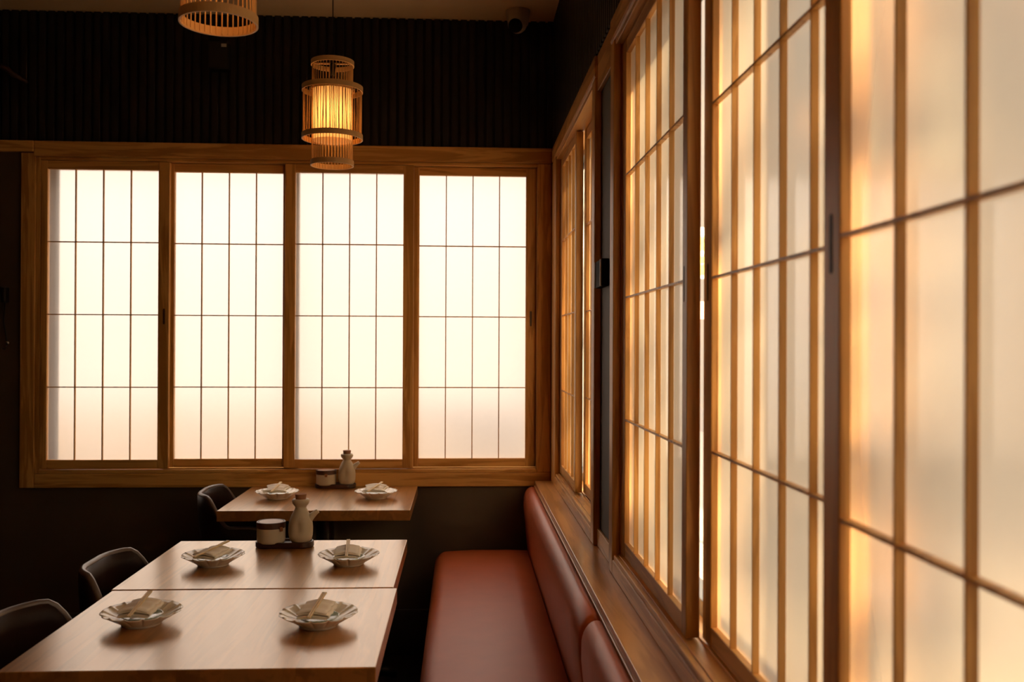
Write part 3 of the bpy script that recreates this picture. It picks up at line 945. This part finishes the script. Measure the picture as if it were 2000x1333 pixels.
bm = bmesh.new()
tube(bm, [(-2.30, 4.10, 2.70), (-2.10, 4.10, 2.605), (-1.955, 4.105, 2.530), (-1.925, 4.105, 2.515), (-1.905, 4.11, 2.495), (-1.87, 4.165, 2.478)], .012, 10,
     radii=[.014, .013, .011, .013, .012, .008])
o = obj('wooden_branch', bm, plain('dark_branch', (0.03, 0.010, 0.003), .6, noise=.3), None, smooth=True)
tag(o, 'dim reddish branch reaching over the slatted wall at upper left', 'branch')

# ---------------------------------------------------------------- outdoors, seen only as a sliver between two screens
struct('ground_outside', B(-14, 22, -14, 30, -0.62, -0.52), pavement)
struct('floor_outside', B(1.2, 5.15, 2.5, 26, -0.521, -0.50), plain('pale_paving', (.40, .35, .28), .9, noise=.1, nscale=2))
t = thing('street_wall', 'pale rendered building across the street, seen through the open gap', 'building', (5.2, 12.0, -0.52))
obj('facade', B(0, .4, -11, 14, 0, 9.5), render_wall, t)
obj('plinth_band', B(-.04, 0.001, -11, 14, 0, .5), plain('plinth_grey', (.3, .28, .25), .8, noise=.1), t)
for k in range(6):
    f = obj('window', B(-.03, 0.001, -10 + k * 4, -8.6 + k * 4, 3.6, 4.9), aluminium, t)
t = thing('street_sign', 'yellow and white lettered street sign glimpsed through the gap between the side screens', 'sign', (2.06, 8.0, -0.52))
bm = bmesh.new(); tube(bm, [(.42, .03, 0), (.42, .03, 3.1)], .03, 12)
obj('post', bm, aluminium, t)
Z = 0.52
board = obj('board', B(-.35, .35, 0, .02, 1.93 + Z, 2.37 + Z), sign_white, t)
for a, b in ((2.17, 2.29), (2.06, 2.12), (1.96, 2.05)):
    obj('yellow_band', B(-.35, .35, -.004, 0, a + Z, b + Z), sign_yellow, t)
obj('pink_panel', B(-.30, .30, 0, .02, 1.585 + Z, 1.735 + Z), sign_pink, t)
def letters(txt, z, size):
    cu = bpy.data.curves.new('letters', 'FONT'); cu.body = txt; cu.size = size; cu.extrude = .001; cu.align_x = 'CENTER'
    tmp = bpy.data.objects.new('tmp_letters', cu); scene.collection.objects.link(tmp)
    dg = bpy.context.evaluated_depsgraph_get(); me = bpy.data.meshes.new_from_object(tmp.evaluated_get(dg))
    bpy.data.objects.remove(tmp)
    me.materials.clear(); me.materials.append(sign_ink)
    o = bpy.data.objects.new('lettering', me); link(o, t)
    o.rotation_euler = (PI / 2, 0, 0); o.location = (0, -.007, z + Z)
for txt, z, s in (('A', 2.23, .06), ('I', 2.175, .06), ('76', 2.115, .05), ('K', 2.07, .05), ('E', 2.02, .05), ('U', 1.97, .05)):
    letters(txt, z, s)

# two unseen trees, added so their crowns break up the low sun
rt = random.Random(11)
bark = plain('bark', (.10, .07, .045), .9, noise=.4, nscale=12, bump=.5)
leaf_mat = plain('leaf_green', (.06, .10, .03), .6, noise=.3, nscale=8)
GAPS = [(3.78, 1.50, .24, .26), (3.50, .90, .26, .13), (1.50, 1.72, .07, .42), (1.30, 1.17, .06, .12), (1.64, 1.15, .035, .30),  # openings left in the leaves to place sun patches on the screens
        (1.0, .96, .03, .14), (1.02, 1.60, .02, .25), (1.82, .90, .05, .06), (2.95, 1.3, .08, .4)]
def in_gap(c):
    k = (c.x - 0.44) / -sun_dir.x
    y, z = c.y + sun_dir.y * k, c.z + sun_dir.z * k
    if rt.random() > (0.9 if y < 1.08 else 0.33 if y < 1.7 else 0.15 if y < 2.5 else 0.32): return True
    return any(((y - g[0]) / (g[2] + .05)) ** 2 + ((z - g[1]) / (g[3] + .05)) ** 2 < 1 for g in GAPS)
for tx, ty, lab in ((1.75, -1.98, 'unseen leafy tree added outside the far side screens to dapple the low sun'),
                    (1.70, -4.50, 'unseen leafy tree added further down the street to dapple the low sun')):
    t = thing('added_tree', lab, 'tree', (tx, ty, -0.52), 0, 'added trees outside the side windows')
    bm = bmesh.new(); tube(bm, [(0, 0, 0), (.04, .02, 1.2), (-.03, .05, 2.3), (.02, .0, 3.6)], .07, 12, radii=[.09, .07, .05, .03])
    obj('trunk', bm, bark, t, smooth=True)
    for k in range(7):
        a = PI / 2 * (1 if k % 2 else -1) + rt.uniform(-.5, .5); z0 = 2.0 + .24 * k; l = rt.uniform(.6, .9)
        bm = bmesh.new(); tube(bm, [(0, 0, z0), (.5 * l * math.cos(a), .5 * l * math.sin(a), z0 + .35), (l * math.cos(a), l * math.sin(a), z0 + .5)], .02, 8, radii=[.025, .014, .006])
        obj('branch', bm, bark, t, smooth=True)
    bm = bmesh.new()
    for k in range(2700):
        c = Vector((rt.gauss(0, .22), rt.uniform(-1.17, 1.17), rt.uniform(2.55, 4.75)))
        if in_gap(c + Vector((tx, ty, -.52))): continue
        n = Vector((rt.gauss(0, 1), rt.gauss(0, 1), rt.gauss(0, 1))).normalized()
        u = n.orthogonal().normalized(); v = n.cross(u)
        L_, W_ = rt.uniform(.09, .15), rt.uniform(.05, .08)
        tip, base = bm.verts.new(c + u * L_ / 2), bm.verts.new(c - u * L_ / 2)
        l, r = bm.verts.new(c + v * W_ / 2 - n * .01), bm.verts.new(c - v * W_ / 2 - n * .01)
        mid = bm.verts.new(c + n * .008)
        for q in ((tip, l, mid), (l, base, mid), (base, r, mid), (r, tip, mid)): bm.faces.new(q)
    me = bpy.data.meshes.new('foliage'); bm.to_mesh(me); bm.free()
    me.materials.append(leaf_mat)
    link(bpy.data.objects.new('foliage', me), t)
